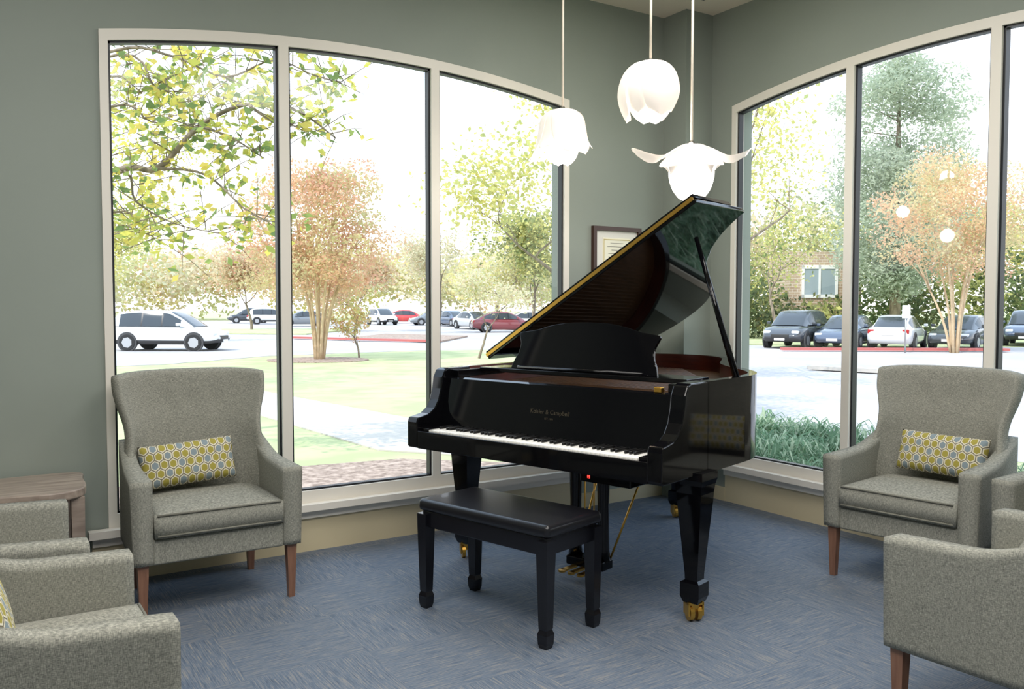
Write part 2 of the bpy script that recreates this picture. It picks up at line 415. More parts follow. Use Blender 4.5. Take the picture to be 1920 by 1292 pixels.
CH=[((1.01,4.46),0,'grey tweed wingback armchair under the large window with lumbar pillow'),
    ((4.285,2.60),-82,'grey tweed wingback armchair beside the piano with lumbar pillow'),
    ((.10,2.63),90,'grey tweed armchair next to a matching one, patterned pillow on seat'),
    ((.0,3.56),90,'grey tweed armchair with an empty seat near the wooden side table'),
    ((3.06,1.42),180,'grey tweed armchair seen from its outer arm side, facing the window'),
    ((4.33,1.70),-90,'grey tweed armchair mostly hidden, next to the armchair with a pillow')]
for i,((x,y),rz,lab) in enumerate(CH):
    if i==0: c=chair
    else:
        c=chair.copy(); COL.objects.link(c)
        for p_ in parts:
            q=p_.copy(); q.parent=c; COL.objects.link(q)
    c.location=(x,y,0); c.rotation_euler=(0,0,math.radians(rz))
    tag(c,lab,'armchair','grey tweed armchairs around the piano')
def pillow():
    V=[];F=[];nu,nv=36,20; W,H,T=.228,.106,.058
    for side in (-1,1):
        for i in range(nu+1):
            for j in range(nv+1):
                u=2*i/nu-1; v=2*j/nv-1
                pz=H*v*(1+.03*abs(u)); px=W*u*(1+.02*abs(v))
                t=T*max(0,(1-u**4)*(1-v**4))**.5
                V.append((px,side*t,pz))
    n1=(nu+1)*(nv+1)
    for s_ in (0,1):
        for i in range(nu):
            for j in range(nv):
                a=s_*n1+i*(nv+1)+j; F.append((a,a+nv+1,a+nv+2,a+1))
    me=bpy.data.meshes.new('throw_pillow'); me.from_pydata(V,[],F); me.materials.append(M_hex)
    bm=bmesh.new(); bm.from_mesh(me); bmesh.ops.remove_doubles(bm,verts=bm.verts,dist=.0005); bmesh.ops.recalc_face_normals(bm,faces=bm.faces); bm.to_mesh(me); bm.free()
    me.polygons.foreach_set('use_smooth',[True]*len(me.polygons)); return me
pm=pillow()
for (x,y,z,rz,ry) in ((.955,4.55,.654,2,-3),(4.39,2.575,.660,-84,1),(.03,2.60,.64,90,0)):
    o=bpy.data.objects.new('throw_pillow',pm); link(o); o.location=(x,y,z); o.rotation_euler=(math.radians(-16),math.radians(ry),math.radians(rz))
    tag(o,'lumbar pillow with mustard and blue hexagon print on an armchair seat','pillow','hexagon-print lumbar pillows')

# ---------------- nesting side tables ----------------
def sidetable(x0,x1,y0,y1,zt,lab):
    cx,cy=(x0+x1)/2,(y0+y1)/2; T=empty('side_table',(cx,cy,0)); tag(T,lab,'side table','nesting side tables')
    w,d=(x1-x0)/2,(y1-y0)/2
    pts=[(-w,-d+.03),(-w*.6,-d-.005),(-w*.2,-d+.035),(w*.2,-d+.02),(w*.6,-d-.015),(w*.86,-d+.02),(w*.98,-d*.55),(w,d*.3),(w*.95,d),(0,d),(-w,d)]
    poly=catmull(pts,4)
    o=prism('table_top',poly,zt-.04,zt,M_table,T)
    bv=o.modifiers.new('b','BEVEL'); bv.width=.006; bv.segments=2; bv.limit_method='ANGLE'
    for sx_ in (-1,1):
        for sy_ in (-1,1):
            V=[];F=[]; rings(V,F,[(0,.034),(zt-.04,.040)],sx_*(w-.05),sy_*(d-.07)); mesh('leg',V,F,M_table,T)
    for sx_ in (-1,1): box('apron',sx_*(w-.05)-.018,sx_*(w-.05)+.018,-d+.07,d-.07,zt-.075,zt-.041,M_table,T)
sidetable(-.38,.48,4.33,4.84,.61,'weathered wood side table with wavy edges against the wall')
sidetable(-.27,.375,4.20,4.70,.48,'smaller weathered wood side table nested beneath a larger one')

# ---------------- grand piano ----------------
P=empty('grand_piano',(2.635,3.536,0),math.radians(-73.45)); tag(P,'glossy black baby grand piano with raised lid and brass casters','piano')
tail=[(-.79,1.40),(-.775,1.66),(-.64,1.86),(-.42,1.93),(-.17,1.88),(.03,1.70),(.16,1.45),(.28,1.20)]
cs=catmull(tail+[(.43,.99),(.58,.83),(.71,.66),(.775,.50),(.79,.36)],6)
cl=catmull(tail+[(.42,1.02),(.60,.87),(.79,.79)],6)
path=[(-.79,-.02)]+cs+[(.79,-.02)]
def offs(path,t):
    out=[]
    for i,p_ in enumerate(path):
        a=Vector(path[max(i-1,0)]);b=Vector(path[min(i+1,len(path)-1)]); d=(b-a).normalized(); nrm=Vector((d.y,-d.x))
        out.append((p_[0]+nrm.x*t,p_[1]+nrm.y*t))
    return out
ins=offs(path,.045)
V=[];F=[];mi=[]
ZB,ZT=.69,1.11
for (a,b) in zip(path,ins): V+=[(a[0],a[1],ZB),(a[0],a[1],ZT),(b[0],b[1],ZT),(b[0],b[1],ZB)]
for i in range(len(path)-1):
    k=4*i
    F+=[(k,k+4,k+5,k+1)];mi.append(0)
    F+=[(k+1,k+5,k+6,k+2)];mi.append(0)
    F+=[(k+2,k+6,k+7,k+3)];mi.append(1)
    F+=[(k+3,k+7,k+4,k)];mi.append(0)
o=mesh('rim',V,F,[M_piano,M_pianoin],P,False,mi,recalc=False); splitsmooth(o,40)
prism('underside_board',[(-.74,-.02)]+ins[1:-1]+[(.74,-.02)],.70,.74,M_piano,P)
prism('iron_plate',[(-.74,-.15)]+ins[1:-1]+[(.74,-.15)],.98,1.005,M_plate,P)
V=[];F=[]
for i in range(46):
    s_=-.66+i*1.2/45
    yend=1.75-max(0,(s_+.3))*1.3
    tube(V,F,[(s_,.3,1.019),(s_-.04,max(.5,yend),1.019)],.0012,4)
st=mesh('strings',V,F,M_plate,P); st['kind']='stuff'
for x_ in (-.45,-.1,.25): box('underside_beam',x_-.04,x_+.04,.1,1.2-max(0,x_)*.9,.62,.70,M_piano,P)
prof=[(.0,1.11),(-.17,1.11),(-.20,1.10),(-.222,1.06),(-.232,1.0),(-.25,.94),(-.28,.895),(-.32,.87),(-.37,.86),(-.405,.855),(-.415,.83),(-.415,.70),(-.405,.69),(.0,.69)]
for sgn in (-1,1):
    a=prism('case_arm',prof,.715,.79,M_piano,P,f=lambda y,z,t,s=sgn:(s*t,y,z))
    bv=a.modifiers.new('b','BEVEL'); bv.width=.006; bv.segments=2; bv.limit_method='ANGLE'
box('keybed',-.72,.72,-.405,.0,.69,.765,M_piano,P,.004)
box('key_slip',-.715,.715,-.412,-.392,.69,.785,M_piano,P,.004)
for sgn in (-1,1): box('key_block',sgn*.685-.03,sgn*.685+.03,-.388,-.24,.765,.80,M_piano,P,.005)
kb=box('keyboard',-.652,.652,-.385,-.22,.764,.772,M_ebony,P)
wk=None
for i in range(52):
    x_=-.65+.025*(i+.5)
    if wk is None:
        o=box('white_key',-.0119,.0119,-.39,-.23,.772,.794,M_ivory,kb,.0015,1); wk=o.data
    else:
        o=bpy.data.objects.new('white_key',wk); link(o,kb)
    o.location=(x_,0,0); o['label']='white piano key'
bk=None
for i in range(51):
    if i%7 in (0,2,3,5,6):
        if bk is None:
            o=box('black_key',-.0065,.0065,-.33,-.23,.79,.808,M_ebony,kb,.002,1); bk=o.data
        else:
            o=bpy.data.objects.new('black_key',bk); link(o,kb)
        o.location=(-.65+.025*(i+1),0,0); o['label']='black piano key'
fb=prism('fallboard',[(-.24,.80),(-.185,1.055),(-.16,1.062),(-.15,1.05),(-.21,.80)],-.714,.714,M_piano,P,f=lambda y,z,t:(t,y,z))
def text(body,size,loc,rot,m,parent,name):
    c=bpy.data.curves.new('t','FONT'); c.body=body; c.size=size; c.align_x='CENTER'; c.align_y='CENTER'; c.extrude=.0006; c.space_character=1.05
    o=bpy.data.objects.new('t',c); COL.objects.link(o); bpy.context.view_layer.update()
    me=bpy.data.meshes.new_from_object(o.evaluated_get(bpy.context.evaluated_depsgraph_get())); me.materials.clear(); me.materials.append(m)
    bpy.data.objects.remove(o)
    q=bpy.data.objects.new(name,me); link(q,parent); q.location=loc; q.rotation_euler=rot; return q
tilt=math.atan(.055/.255)
def onfb(z): return -.24+(z-.80)*.055/.255-.0015
text('Kohler & Campbell',.030,(.03,onfb(.925),.925),(math.pi/2-tilt,0,0),M_text,fb,'gold_lettering')
text('EST. 1896',.013,(.03,onfb(.893),.893),(math.pi/2-tilt,0,0),M_text,fb,'gold_lettering')
box('music_shelf',-.66,.66,.02,.24,1.085,1.108,M_piano,P,.004)
box('shelf_rail',-.72,-.66,-.15,.24,1.06,1.10,M_piano,P,.004)
box('shelf_rail',.66,.72,-.15,.24,1.06,1.10,M_piano,P,.004)
half=[(.47,0),(.455,.05),(.435,.09),(.43,.14),(.445,.18),(.45,.205),(.40,.215),(.33,.225),(.24,.25),(.12,.268),(0,.272)]
dk=catmull(half,4); poly=[(a,b) for a,b in dk]+[(-a,b) for a,b in dk[::-1][1:]]
tl_=math.radians(17)
d_=prism('music_desk',poly,0,.018,M_piano,P,f=lambda a,b,t:(a,.07+b*math.sin(tl_)+t*math.cos(tl_),1.108+b*math.cos(tl_)-t*math.sin(tl_)))
bv=d_.modifiers.new('b','BEVEL'); bv.width=.003; bv.segments=2; bv.limit_method='ANGLE'
tubeo('desk_ledge',[(-.40,.05,1.118),(.40,.05,1.118)],.009,M_piano,P)
o=box('latch',.60,.64,-.175,-.145,1.06,1.085,M_brass,P,.004); o['label']='small brass latch'
th=math.radians(31); HX,HZ=-.80,1.135
def LF(a,b,t):
    return (HX+a*math.cos(th)-t*math.sin(th), b, HZ+a*math.sin(th)+t*math.cos(th))
lidpoly=[(0,.25)]+[(max(0,x_+.80),y_+.01 if y_>1 else y_) for x_,y_ in cl[:-1]]+[(1.595,.80),(1.605,.77),(1.605,.25)]
lid=prism('lid',lidpoly,0,.022,M_lid,P,f=LF)
bv=lid.modifiers.new('b','BEVEL'); bv.width=.004; bv.segments=2; bv.limit_method='ANGLE'
fl=prism('lid_flap',[(0,.255),(0,.66),(1.60,.66),(1.605,.255)],.03,.05,M_lid,lid,f=LF)
hg=prism('brass_hinge',[(0,.243),(0,.256),(1.60,.256),(1.60,.243)],.016,.036,M_brass,lid,f=LF); hg['label']='long brass hinge strip along the lid edge'
pr=tubeo('lid_prop',[(.745,.36,1.10),(.495,.40,HZ+1.295*math.sin(th)-.0)],[.018,.012],M_piano,P,8)
legprof=[(.70,.105),(.665,.105),(.64,.095),(.60,.088),(.55,.084),(.22,.046),(.195,.045),(.185,.068),(.12,.068),(.09,.052),(.085,.03)]
V=[];F=[]; rings(V,F,legprof); lm=None
for (x_,y_) in ((.74,-.035),(-.745,.0),(-.297,1.63)):
    if lm is None: o=mesh('leg',V,F,M_piano,P); lm=o.data
    else: o=bpy.data.objects.new('leg',lm); link(o,P)
    o.location=(x_,y_,0)
    V2=[];F2=[]; rings(V2,F2,[(.05,.022),(.09,.032)],seg=10)
    tube(V2,F2,[(-.028,.008,.040),(-.008,.008,.040)],.040,18); tube(V2,F2,[(.008,.008,.040),(.028,.008,.040)],.040,18)
    boxd(V2,F2,-.038,-.030,-.026,.036,.03,.09); boxd(V2,F2,.030,.038,-.026,.036,.03,.09); boxd(V2,F2,-.038,.038,-.026,.036,.08,.093)
    cst=mesh('caster',V2,F2,M_brass,o); cst['label']='brass double-wheel caster'; cst.rotation_euler=(0,0,.9)
LY=box('pedal_lyre',-.12,.12,.12,.22,.06,.11,M_piano,P,.008)
for x_ in (-.09,.09):
    V=[];F=[]; rings(V,F,[(.11,.04),(.16,.034),(.4,.03),(.6,.036),(.69,.05)],x_,.17,8); mesh('lyre_post',V,F,M_piano,LY,True)
for x_ in (-.06,0,.06):
    V=[];F=[]; boxd(V,F,x_-.014,x_+.014,.01,.13,.055,.066); rings(V,F,[(.055,.02),(.066,.02)],x_,.01,12); o=mesh('pedal',V,F,M_brass,LY); o['label']='brass pedal'
for x_ in (-.03,.03): tubeo('pedal_rod',[(x_,.17,.10),(x_,.17,.70)],.004,M_brass,LY,6)
for x_ in (-.1,.1): tubeo('lyre_brace',[(x_,.21,.09),(x_*1.6,.56,.68)],.006,M_brass,LY,6)
pb=box('player_unit',.28,.56,-.30,-.06,.63,.69,M_piano,P,.006)
V=[];F=[]
for sx_,segs in ((.322,'bc'),(.334,'abgfcd')):
    w_,h_=.003,.0065
    for q in segs:
        if q=='a': boxd(V,F,sx_-w_,sx_+w_,-.302,-.299,.657+h_,.6585+h_)
        if q=='g': boxd(V,F,sx_-w_,sx_+w_,-.302,-.299,.657,.6585)
        if q=='d': boxd(V,F,sx_-w_,sx_+w_,-.302,-.299,.657-h_,.6585-h_)
        if q=='b': boxd(V,F,sx_+w_-.0015,sx_+w_,-.302,-.299,.6575,.6575+h_)
        if q=='c': boxd(V,F,sx_+w_-.0015,sx_+w_,-.302,-.299,.6575-h_,.6575)
        if q=='f': boxd(V,F,sx_-w_,sx_-w_+.0015,-.302,-.299,.6575,.6575+h_)
o=mesh('display_digits',V,F,M_led,pb); o['label']='red lit number on the control box'

# ---------------- bench ----------------
B=empty('piano_bench',(2.115,3.331,0),math.radians(-74.5)); tag(B,'black wooden piano bench with padded leather seat','bench')
box('seat',-.405,.405,-.195,.195,.472,.53,M_leather,B,.022,4)
box('apron',-.385,.385,-.18,.18,.395,.475,M_benchw,B,.006)
V=[];F=[]; rings(V,F,[(0,.027),(.02,.034),(.06,.037),(.08,.028),(.085,.031),(.40,.042),(.46,.043)]); lm=None
for sx_ in (-1,1):
    for sy_ in (-1,1):
        if lm is None: o=mesh('leg',V,F,M_benchw,B); lm=o.data
        else: o=bpy.data.objects.new('leg',lm); link(o,B)
        o.location=(sx_*.373,sy_*.168,0)

# ---------------- pendants ----------------
def petal(V,F,ang,prf,wid,m_=12,curl=.0,wav=0,tp=.6,rib=.005):
    b=len(V); pf=catmull(prf,5); N=len(pf)-1
    for i,(r_,z_) in enumerate(pf):
        t=i/N
        w=wid*min(1,math.sin(math.pi*.5*min(1,t/.45+.12)))
        if t>tp: w*=max(.10,max(0,1-((t-tp)/(1-tp))**2.6)**.5)
        for j in range(m_+1):
            k=2*j/m_-1
            y=w*k
            a=ang+max(-1.2,min(1.2,y/max(r_,.05)))
            rr=r_-curl*k*k+wav*math.sin(k*3+t*5)*t-rib*math.exp(-(k/.12)**2)*t
            V.append((rr*math.cos(a),rr*math.sin(a),z_-wav*math.cos(k*4)*t+.015*k*k*t))
    for i in range(N):
        for j in range(m_): 
            a=b+i*(m_+1)+j; F.append((a,a+1,a+m_+2,a+m_+1))
def pendant(loc,kind,lab):
    x,y=cw(loc[0],loc[1]); E_=empty('pendant_lamp',(x,y,loc[2])); tag(E_,lab,'pendant lamp','flower-shaped pendant lamps above the piano')
    h=CZ-loc[2]
    tubeo('cord',[(0,0,0),(0,0,h)],.0075,M_cord,E_,8)
    V=[];F=[]; rings(V,F,[(h-.03,.06),(h-.001,.065)],seg=20); mesh('canopy',V,F,M_cord,E_,True)
    V=[];F=[]; rings(V,F,[(-.03,.03),(.0,.028),(.02,.012)],seg=14); mesh('lamp_holder',V,F,M_steel,E_,True)
    def inner(z0,rmax,hh,n_=5):
        prf=[(.02,z0),(rmax*.8,z0-hh*.15),(rmax,z0-hh*.42),(rmax*.85,z0-hh*.75),(rmax*.5,z0-hh*.98)]
        V=[];F=[]
        for k in range(n_): petal(V,F,k*2*math.pi/n_+.3,[(r_*(1-.08*(k%2)),z_) for r_,z_ in prf],rmax*.85,wav=.0,curl=.006,tp=.45)
        o=mesh('inner_petals',V,F,M_bulb,E_,True,recalc=False); o['label']='glowing inner petals of the shade'
        V=[];F=[]; rings(V,F,[(z0-hh*(.2+.6*i/8),max(.01,rmax*.6*math.sin(math.pi*(.1+.8*i/8)))) for i in range(9)],seg=14); mesh('bulb',V,F,M_bulb,E_,True)
    if kind=='bud':
        prf=[(.025,.0),(.10,-.012),(.16,-.07),(.186,-.16),(.172,-.24),(.135,-.31)]
        for k in range(6):
            V=[];F=[]; s_=1-.13*(k%2); q=[(r_*s_,z_*(1+.08*((k*37)%5-2)/2)) for r_,z_ in prf]; petal(V,F,k*2*math.pi/6+.25,q,.135,curl=.014,tp=.5); mesh('petal',V,F,M_petal,E_,True,recalc=False)
        inner(-.12,.125,.22)
    if kind=='droop':
        prf=[(.025,.0),(.09,-.008),(.135,-.05),(.152,-.12),(.170,-.20),(.212,-.275)]
        for k in range(6):
            V=[];F=[]; s_=1-.13*(k%2); q=[(r_*s_,z_*(1+.14*((k*37)%5-2)/2)) for i,(r_,z_) in enumerate(prf)]; petal(V,F,k*math.pi/3+.2,q,.12,curl=.014,tp=.48); mesh('petal',V,F,M_petal,E_,True,recalc=False)
        inner(-.13,.10,.20)
    if kind=='open':
        prf=[(.02,.0),(.07,-.012),(.13,-.045),(.20,-.090),(.26,-.085),(.325,-.05)]
        prf2=[(.02,.0),(.08,-.02),(.13,-.07),(.18,-.13),(.225,-.18)]
        a0=math.radians(-32.75)
        for k,(an,q) in enumerate([(a0,prf),(a0+math.pi,prf),(a0+math.pi+.8,prf2),(a0-1.2,prf2),(a0+1.5,prf2)]):
            V=[];F=[]; petal(V,F,an,q,.10,curl=.0,wav=.018,tp=.5); mesh('petal',V,F,M_petal,E_,True,recalc=False)
        inner(-.04,.13,.28)
    pl=bpy.data.lights.new('pendant_light','POINT'); pl.energy=5; pl.shadow_soft_size=.05; pl.color=(1,.88,.76)
    q=link(bpy.data.objects.new('pendant_light',pl),E_); q.location=(0,0,-.40)
pendant((.305,5.2,2.63),'droop','white flower pendant lamp with drooping petals, lit')
pendant((.784,4.9,2.83),'bud','white closed-bud flower pendant lamp, lit, hung highest')
pendant((1.02,4.9,2.37),'open','white open-flower pendant lamp with spread petals, lit, hung lowest')

# ================= OUTSIDE =================
GZ=-.35
def ground(name,pts,z,m,lab,cat,th=.1):
    q=[cw(*p_) for p_ in pts]; o=prism(name,q,z-th,z,m); tag(o,lab,cat); return o
g=box('lawn',-260,260,-120,300,GZ-.3,GZ,M_lawn); 
tag(g,'sunlit green lawn outside the windows','lawn',kind='stuff')
ground('parking_lot',[(-90,18),(-14,24.0),(-10.8,26.4),(-8.8,31),(-3.6,35),(3,36),(5.0,30),(4.2,16),(2.6,12.5),(4.5,10.6),(9,8),(30,2),(90,10),(90,40),(30,37.5),(12,37.5),(9,45),(14,110),(-90,110)],GZ+.012,M_conc,'pale sunlit concrete driveway and parking lot','parking lot',.011)
ground('sidewalk',[(-9.6,22.5),(-5.6,18.4),(-1.3,13.2),(.9,11.6),(1.6,10.9),(.5,9.8),(-1.67,10.6),(-4.3,14.2),(-8,18.3),(-12,21)],GZ+.02,M_walk,'concrete sidewalk crossing the lawn','sidewalk',.019)
ground('planting_bed',[(-5,6.2),(-3.9,8.3),(-2.4,9.4),(-1.3,9.9),(.3,9.6),(1.2,9.2),(1,7.9)],GZ+.03,M_mulch,'mulched planting bed along the building wall','planting bed',.029)
o=prism('planting_bed',[(5.0,1.0),(7.3,1.0),(7.7,3.5),(7.8,6.4),(6.6,7.3),(5.0,7.0)],GZ,GZ+.12,M_soil); tag(o,'shaded planting bed with strappy green plants by the window','planting bed')
ground('mulch_ring',[(-6.5+1.7*math.cos(a*.4),28.6+1.4*math.sin(a*.4)) for a in range(16)],GZ+.03,M_mulch,'mulch ring around the red crape myrtle','mulch',.029)
ground('parking_island',[(-9,47),(-3.6,42),(-2.6,50),(-8,54)],GZ+.1,M_mulch,'mulched parking island with red curb','parking island',.08)
ground('parking_island',[(-24,56),(-13,54),(-12,66),(-24,66)],GZ+.1,M_lawn,'grassy parking island among the parked cars','parking island',.08)
ground('curb',[(10.8,34.0),(19.5,33.4),(19.5,33.8),(10.8,34.4)],GZ+.16,M_curb,'red painted curb in front of parked cars','curb')
ground('curb',[(-12,46.6),(-3.6,41.6),(-3.5,42.1),(-12,47.1)],GZ+.16,M_curb,'red painted curb at the parking island','curb')
ground('curb',[(8.3,24.0),(11.2,21.0),(11.9,21.6),(9.0,24.7)],GZ+.14,M_walk,'pale concrete curb island in the driveway','curb')
ground('grass_verge',[(9,40.6),(13,40.9),(60,41),(60,48),(12,46)],GZ+.03,M_lawn,'grass verge behind the parked cars','grass',.017)

def leaf(V,F,C,q,s,pal,rnd,base=None,wd=.5):
    a=Vector((rnd.gauss(0,1),rnd.gauss(0,1),rnd.gauss(0,.7))).normalized(); b_=a.cross(Vector((rnd.gauss(0,1),rnd.gauss(0,1),rnd.gauss(0,1)))).normalized()
    k=len(V); V+=[tuple(q-a*s),tuple(q+b_*s*wd),tuple(q+a*s),tuple(q-b_*s*wd)]; F.append((k,k+1,k+2,k+3))
    c=pal[rnd.randrange(len(pal))]; f=rnd.uniform(.88,1.1)
    if base: c=[x*.35+y*.65 for x,y in zip(c,base)]
    for _ in range(4): C.extend((min(1,c[0]*f),min(1,c[1]*f),min(1,c[2]*f),1))
def foliage(name,blobs,size,pal,parent,seed=1,shell=.35,wd=.5):
    rnd=random.Random(seed); V=[];F=[];C=[]
    for (c,rad,nn) in blobs:
        base=pal[rnd.randrange(len(pal))]
        for _ in range(nn):
            while True:
                p_=Vector((rnd.uniform(-1,1),rnd.uniform(-1,1),rnd.uniform(-1,1)))
                if p_.length<=1 and p_.length>shell*rnd.random(): break
            q=Vector((c[0]+p_.x*rad[0],c[1]+p_.y*rad[1],c[2]+p_.z*rad[2]))
            leaf(V,F,C,q,size*rnd.uniform(.6,1.3),pal,rnd,base,wd)
    return mesh(name,V,F,M_leaf,parent,False,recalc=False,col=C)
def pale(P_,t,c=(238,236,222)):  # washes leaf colours out so haze is carried in the palette
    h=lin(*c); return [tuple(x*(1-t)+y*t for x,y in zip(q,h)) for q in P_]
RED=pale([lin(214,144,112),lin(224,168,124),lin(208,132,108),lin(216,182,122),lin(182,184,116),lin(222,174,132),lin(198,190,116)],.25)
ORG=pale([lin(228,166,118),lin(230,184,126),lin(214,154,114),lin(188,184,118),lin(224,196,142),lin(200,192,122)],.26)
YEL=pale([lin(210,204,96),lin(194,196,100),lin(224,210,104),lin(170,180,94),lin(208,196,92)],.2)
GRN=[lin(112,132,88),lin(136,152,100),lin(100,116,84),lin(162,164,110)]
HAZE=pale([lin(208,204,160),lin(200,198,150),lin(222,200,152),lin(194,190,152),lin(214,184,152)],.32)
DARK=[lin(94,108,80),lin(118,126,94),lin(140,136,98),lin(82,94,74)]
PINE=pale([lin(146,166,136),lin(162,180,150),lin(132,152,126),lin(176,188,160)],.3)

def myrtle(x,y,topz,botz,rad,pal,lab,seed,n=13000,tn=9):
    rnd=random.Random(seed); e,nn=cw(x,y); T=empty('crape_myrtle',(e,nn,GZ)); tag(T,lab,'tree')
    V=[];F=[]
    for k in range(tn):
        a=2*math.pi*k/tn+rnd.uniform(-.3,.3); R_=rad*rnd.uniform(.25,.62); H=(topz-GZ)*rnd.uniform(.6,.85)
        pts=[(math.cos(a)*.12,math.sin(a)*.12,0),(math.cos(a)*R_*.25,math.sin(a)*R_*.25,H*.3),(math.cos(a)*R_*.6,math.sin(a)*R_*.6,H*.62),(math.cos(a)*R_,math.sin(a)*R_,H)]
        pts=catmull(pts,3); tube(V,F,pts,[.065*(1-.75*i/(len(pts)-1)) for i in range(len(pts))],6)
        for _ in range(3):
            p0=Vector(pts[5+rnd.randrange(3)]); a2=a+rnd.uniform(-1,1); p1=p0+Vector((math.cos(a2)*.9,math.sin(a2)*.9,1.1)); tube(V,F,[p0,p1],[.03,.01],5)
    mesh('trunk',V,F,M_bark2,T,True)
    cz=(topz+botz)/2-GZ; hz=(topz-botz)/2
    bl=[]
    for i in range(110):
        a=rnd.uniform(0,6.28); zz=rnd.uniform(-.86,.82)
        r_=rad*(rnd.uniform(.55,.88) if i%2 else rnd.uniform(.05,.6))*math.sqrt(max(.2,1-zz*zz*.8)); s_=rad*rnd.uniform(.17,.28)
        bl.append(((math.cos(a)*r_,math.sin(a)*r_,cz+zz*hz),(s_,s_,s_*.75),n//110))
    foliage('foliage',bl,.060,pal,T,seed,wd=.6)
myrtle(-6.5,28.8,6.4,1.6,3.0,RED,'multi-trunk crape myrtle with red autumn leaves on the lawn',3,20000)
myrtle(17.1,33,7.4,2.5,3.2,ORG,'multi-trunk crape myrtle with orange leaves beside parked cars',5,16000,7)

def grow(V,F,tips,p,d,L,r,depth,rnd,spread=.55,up=.12):
    n=4; pts=[p.copy()]; rr=[r]
    for i in range(n):
        d=(d+Vector((rnd.gauss(0,.13),rnd.gauss(0,.13),rnd.gauss(0,.1)+up*.3))).normalized(); p=p+d*(L/n); pts.append(p.copy()); rr.append(r*(1-.45*(i+1)/n))
    tube(V,F,pts,rr,6 if depth>1 else 4,False)
    if depth<=1: tips+=pts[1:]
    if depth==0: return
    for k in range(rnd.choice((2,3,3))):
        nd=(d+Vector((rnd.gauss(0,spread),rnd.gauss(0,spread),rnd.gauss(0,spread*.6)+up))).normalized()
        st=pts[-1] if k<2 else pts[2]
        grow(V,F,tips,st,nd,L*rnd.uniform(.62,.85),rr[-1]*.8,depth-1,rnd,spread,up)
def tree(x,y,h,pal,lab,seed,depth=5,lpt=6,size=.09,jit=.35,r0=.16,tr=.3,bark=None,name='tree',lean=(0,0),spread=.55):
    rnd=random.Random(seed); e,nn=cw(x,y); T=empty(name,(e,nn,GZ)); tag(T,lab,'tree')
    V=[];F=[];tips=[]; lx,ly=cw(*lean)
    grow(V,F,tips,Vector((0,0,0)),Vector((lx,ly,1)).normalized(),h*tr,r0,depth,rnd,spread)
    mesh('trunk',V,F,bark or M_bark,T,True)
    V=[];F=[];C=[]
    for t_ in tips:
        base=pal[rnd.randrange(len(pal))]
        for _ in range(lpt):
            leaf(V,F,C,t_+Vector((rnd.gauss(0,jit),rnd.gauss(0,jit),rnd.gauss(0,jit*.8))),size*rnd.uniform(.6,1.3),pal,rnd,base,.6)
    mesh('foliage',V,F,M_leaf,T,False,recalc=False,col=C)
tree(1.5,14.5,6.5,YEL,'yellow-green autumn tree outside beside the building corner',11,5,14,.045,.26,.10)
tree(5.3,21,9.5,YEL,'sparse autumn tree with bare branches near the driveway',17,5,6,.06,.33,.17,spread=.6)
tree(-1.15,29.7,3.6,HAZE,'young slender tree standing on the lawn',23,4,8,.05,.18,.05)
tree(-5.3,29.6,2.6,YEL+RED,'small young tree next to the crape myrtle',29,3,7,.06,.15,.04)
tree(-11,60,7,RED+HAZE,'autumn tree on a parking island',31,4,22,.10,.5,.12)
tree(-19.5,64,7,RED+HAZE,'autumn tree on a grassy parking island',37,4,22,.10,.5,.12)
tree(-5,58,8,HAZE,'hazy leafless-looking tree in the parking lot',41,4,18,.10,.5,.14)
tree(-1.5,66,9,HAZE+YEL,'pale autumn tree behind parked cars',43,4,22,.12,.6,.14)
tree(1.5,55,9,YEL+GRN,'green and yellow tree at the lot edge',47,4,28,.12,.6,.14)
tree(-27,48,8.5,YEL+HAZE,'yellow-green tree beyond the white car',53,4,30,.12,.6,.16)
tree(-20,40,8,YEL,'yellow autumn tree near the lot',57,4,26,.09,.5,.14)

# near large-leaf tree, limbs reaching in front of the window
e,nn=cw(-6.6,9.6); T=empty('shade_tree',(e,nn,GZ)); tag(T,'large-leaved tree with yellow-green leaves reaching across the window','tree')
def Lc(u,v,Y):
    X=(u-960)/1602*Y; z=1.45+(575-v)/1602*Y; a,b=cw(X,Y); return Vector((a-e,b-nn,z-GZ))
rnd=random.Random(99)
limbs=[[(213,325),(300,318),(380,240),(470,200),(560,212),(632,262)],[(213,105),(330,112),(430,150),(520,120),(600,150),(650,160)],[(213,205),(290,232),(380,242)],
       [(300,318),(390,330),(470,400),(530,420)],[(380,240),(440,262),(500,300)],[(213,325),(260,380),(330,420),(420,440)],[(230,110),(300,170),(360,180),(420,210)],[(213,400),(260,430),(300,450)],[(470,200),(520,235),(560,240)],[(213,150),(260,180),(330,150),(400,120)]]
V=[];F=[];LV=[];LF_=[];LC=[]
tube(V,F,[(0,0,0),(.1,.1,1.6),(.2,0,3.2),(.3,0,5.0)],[.2,.17,.13,.08],8)
BIG=pale([lin(200,198,86),lin(218,208,94),lin(146,166,80),lin(110,138,74),lin(222,202,98),lin(178,186,90)],.08)
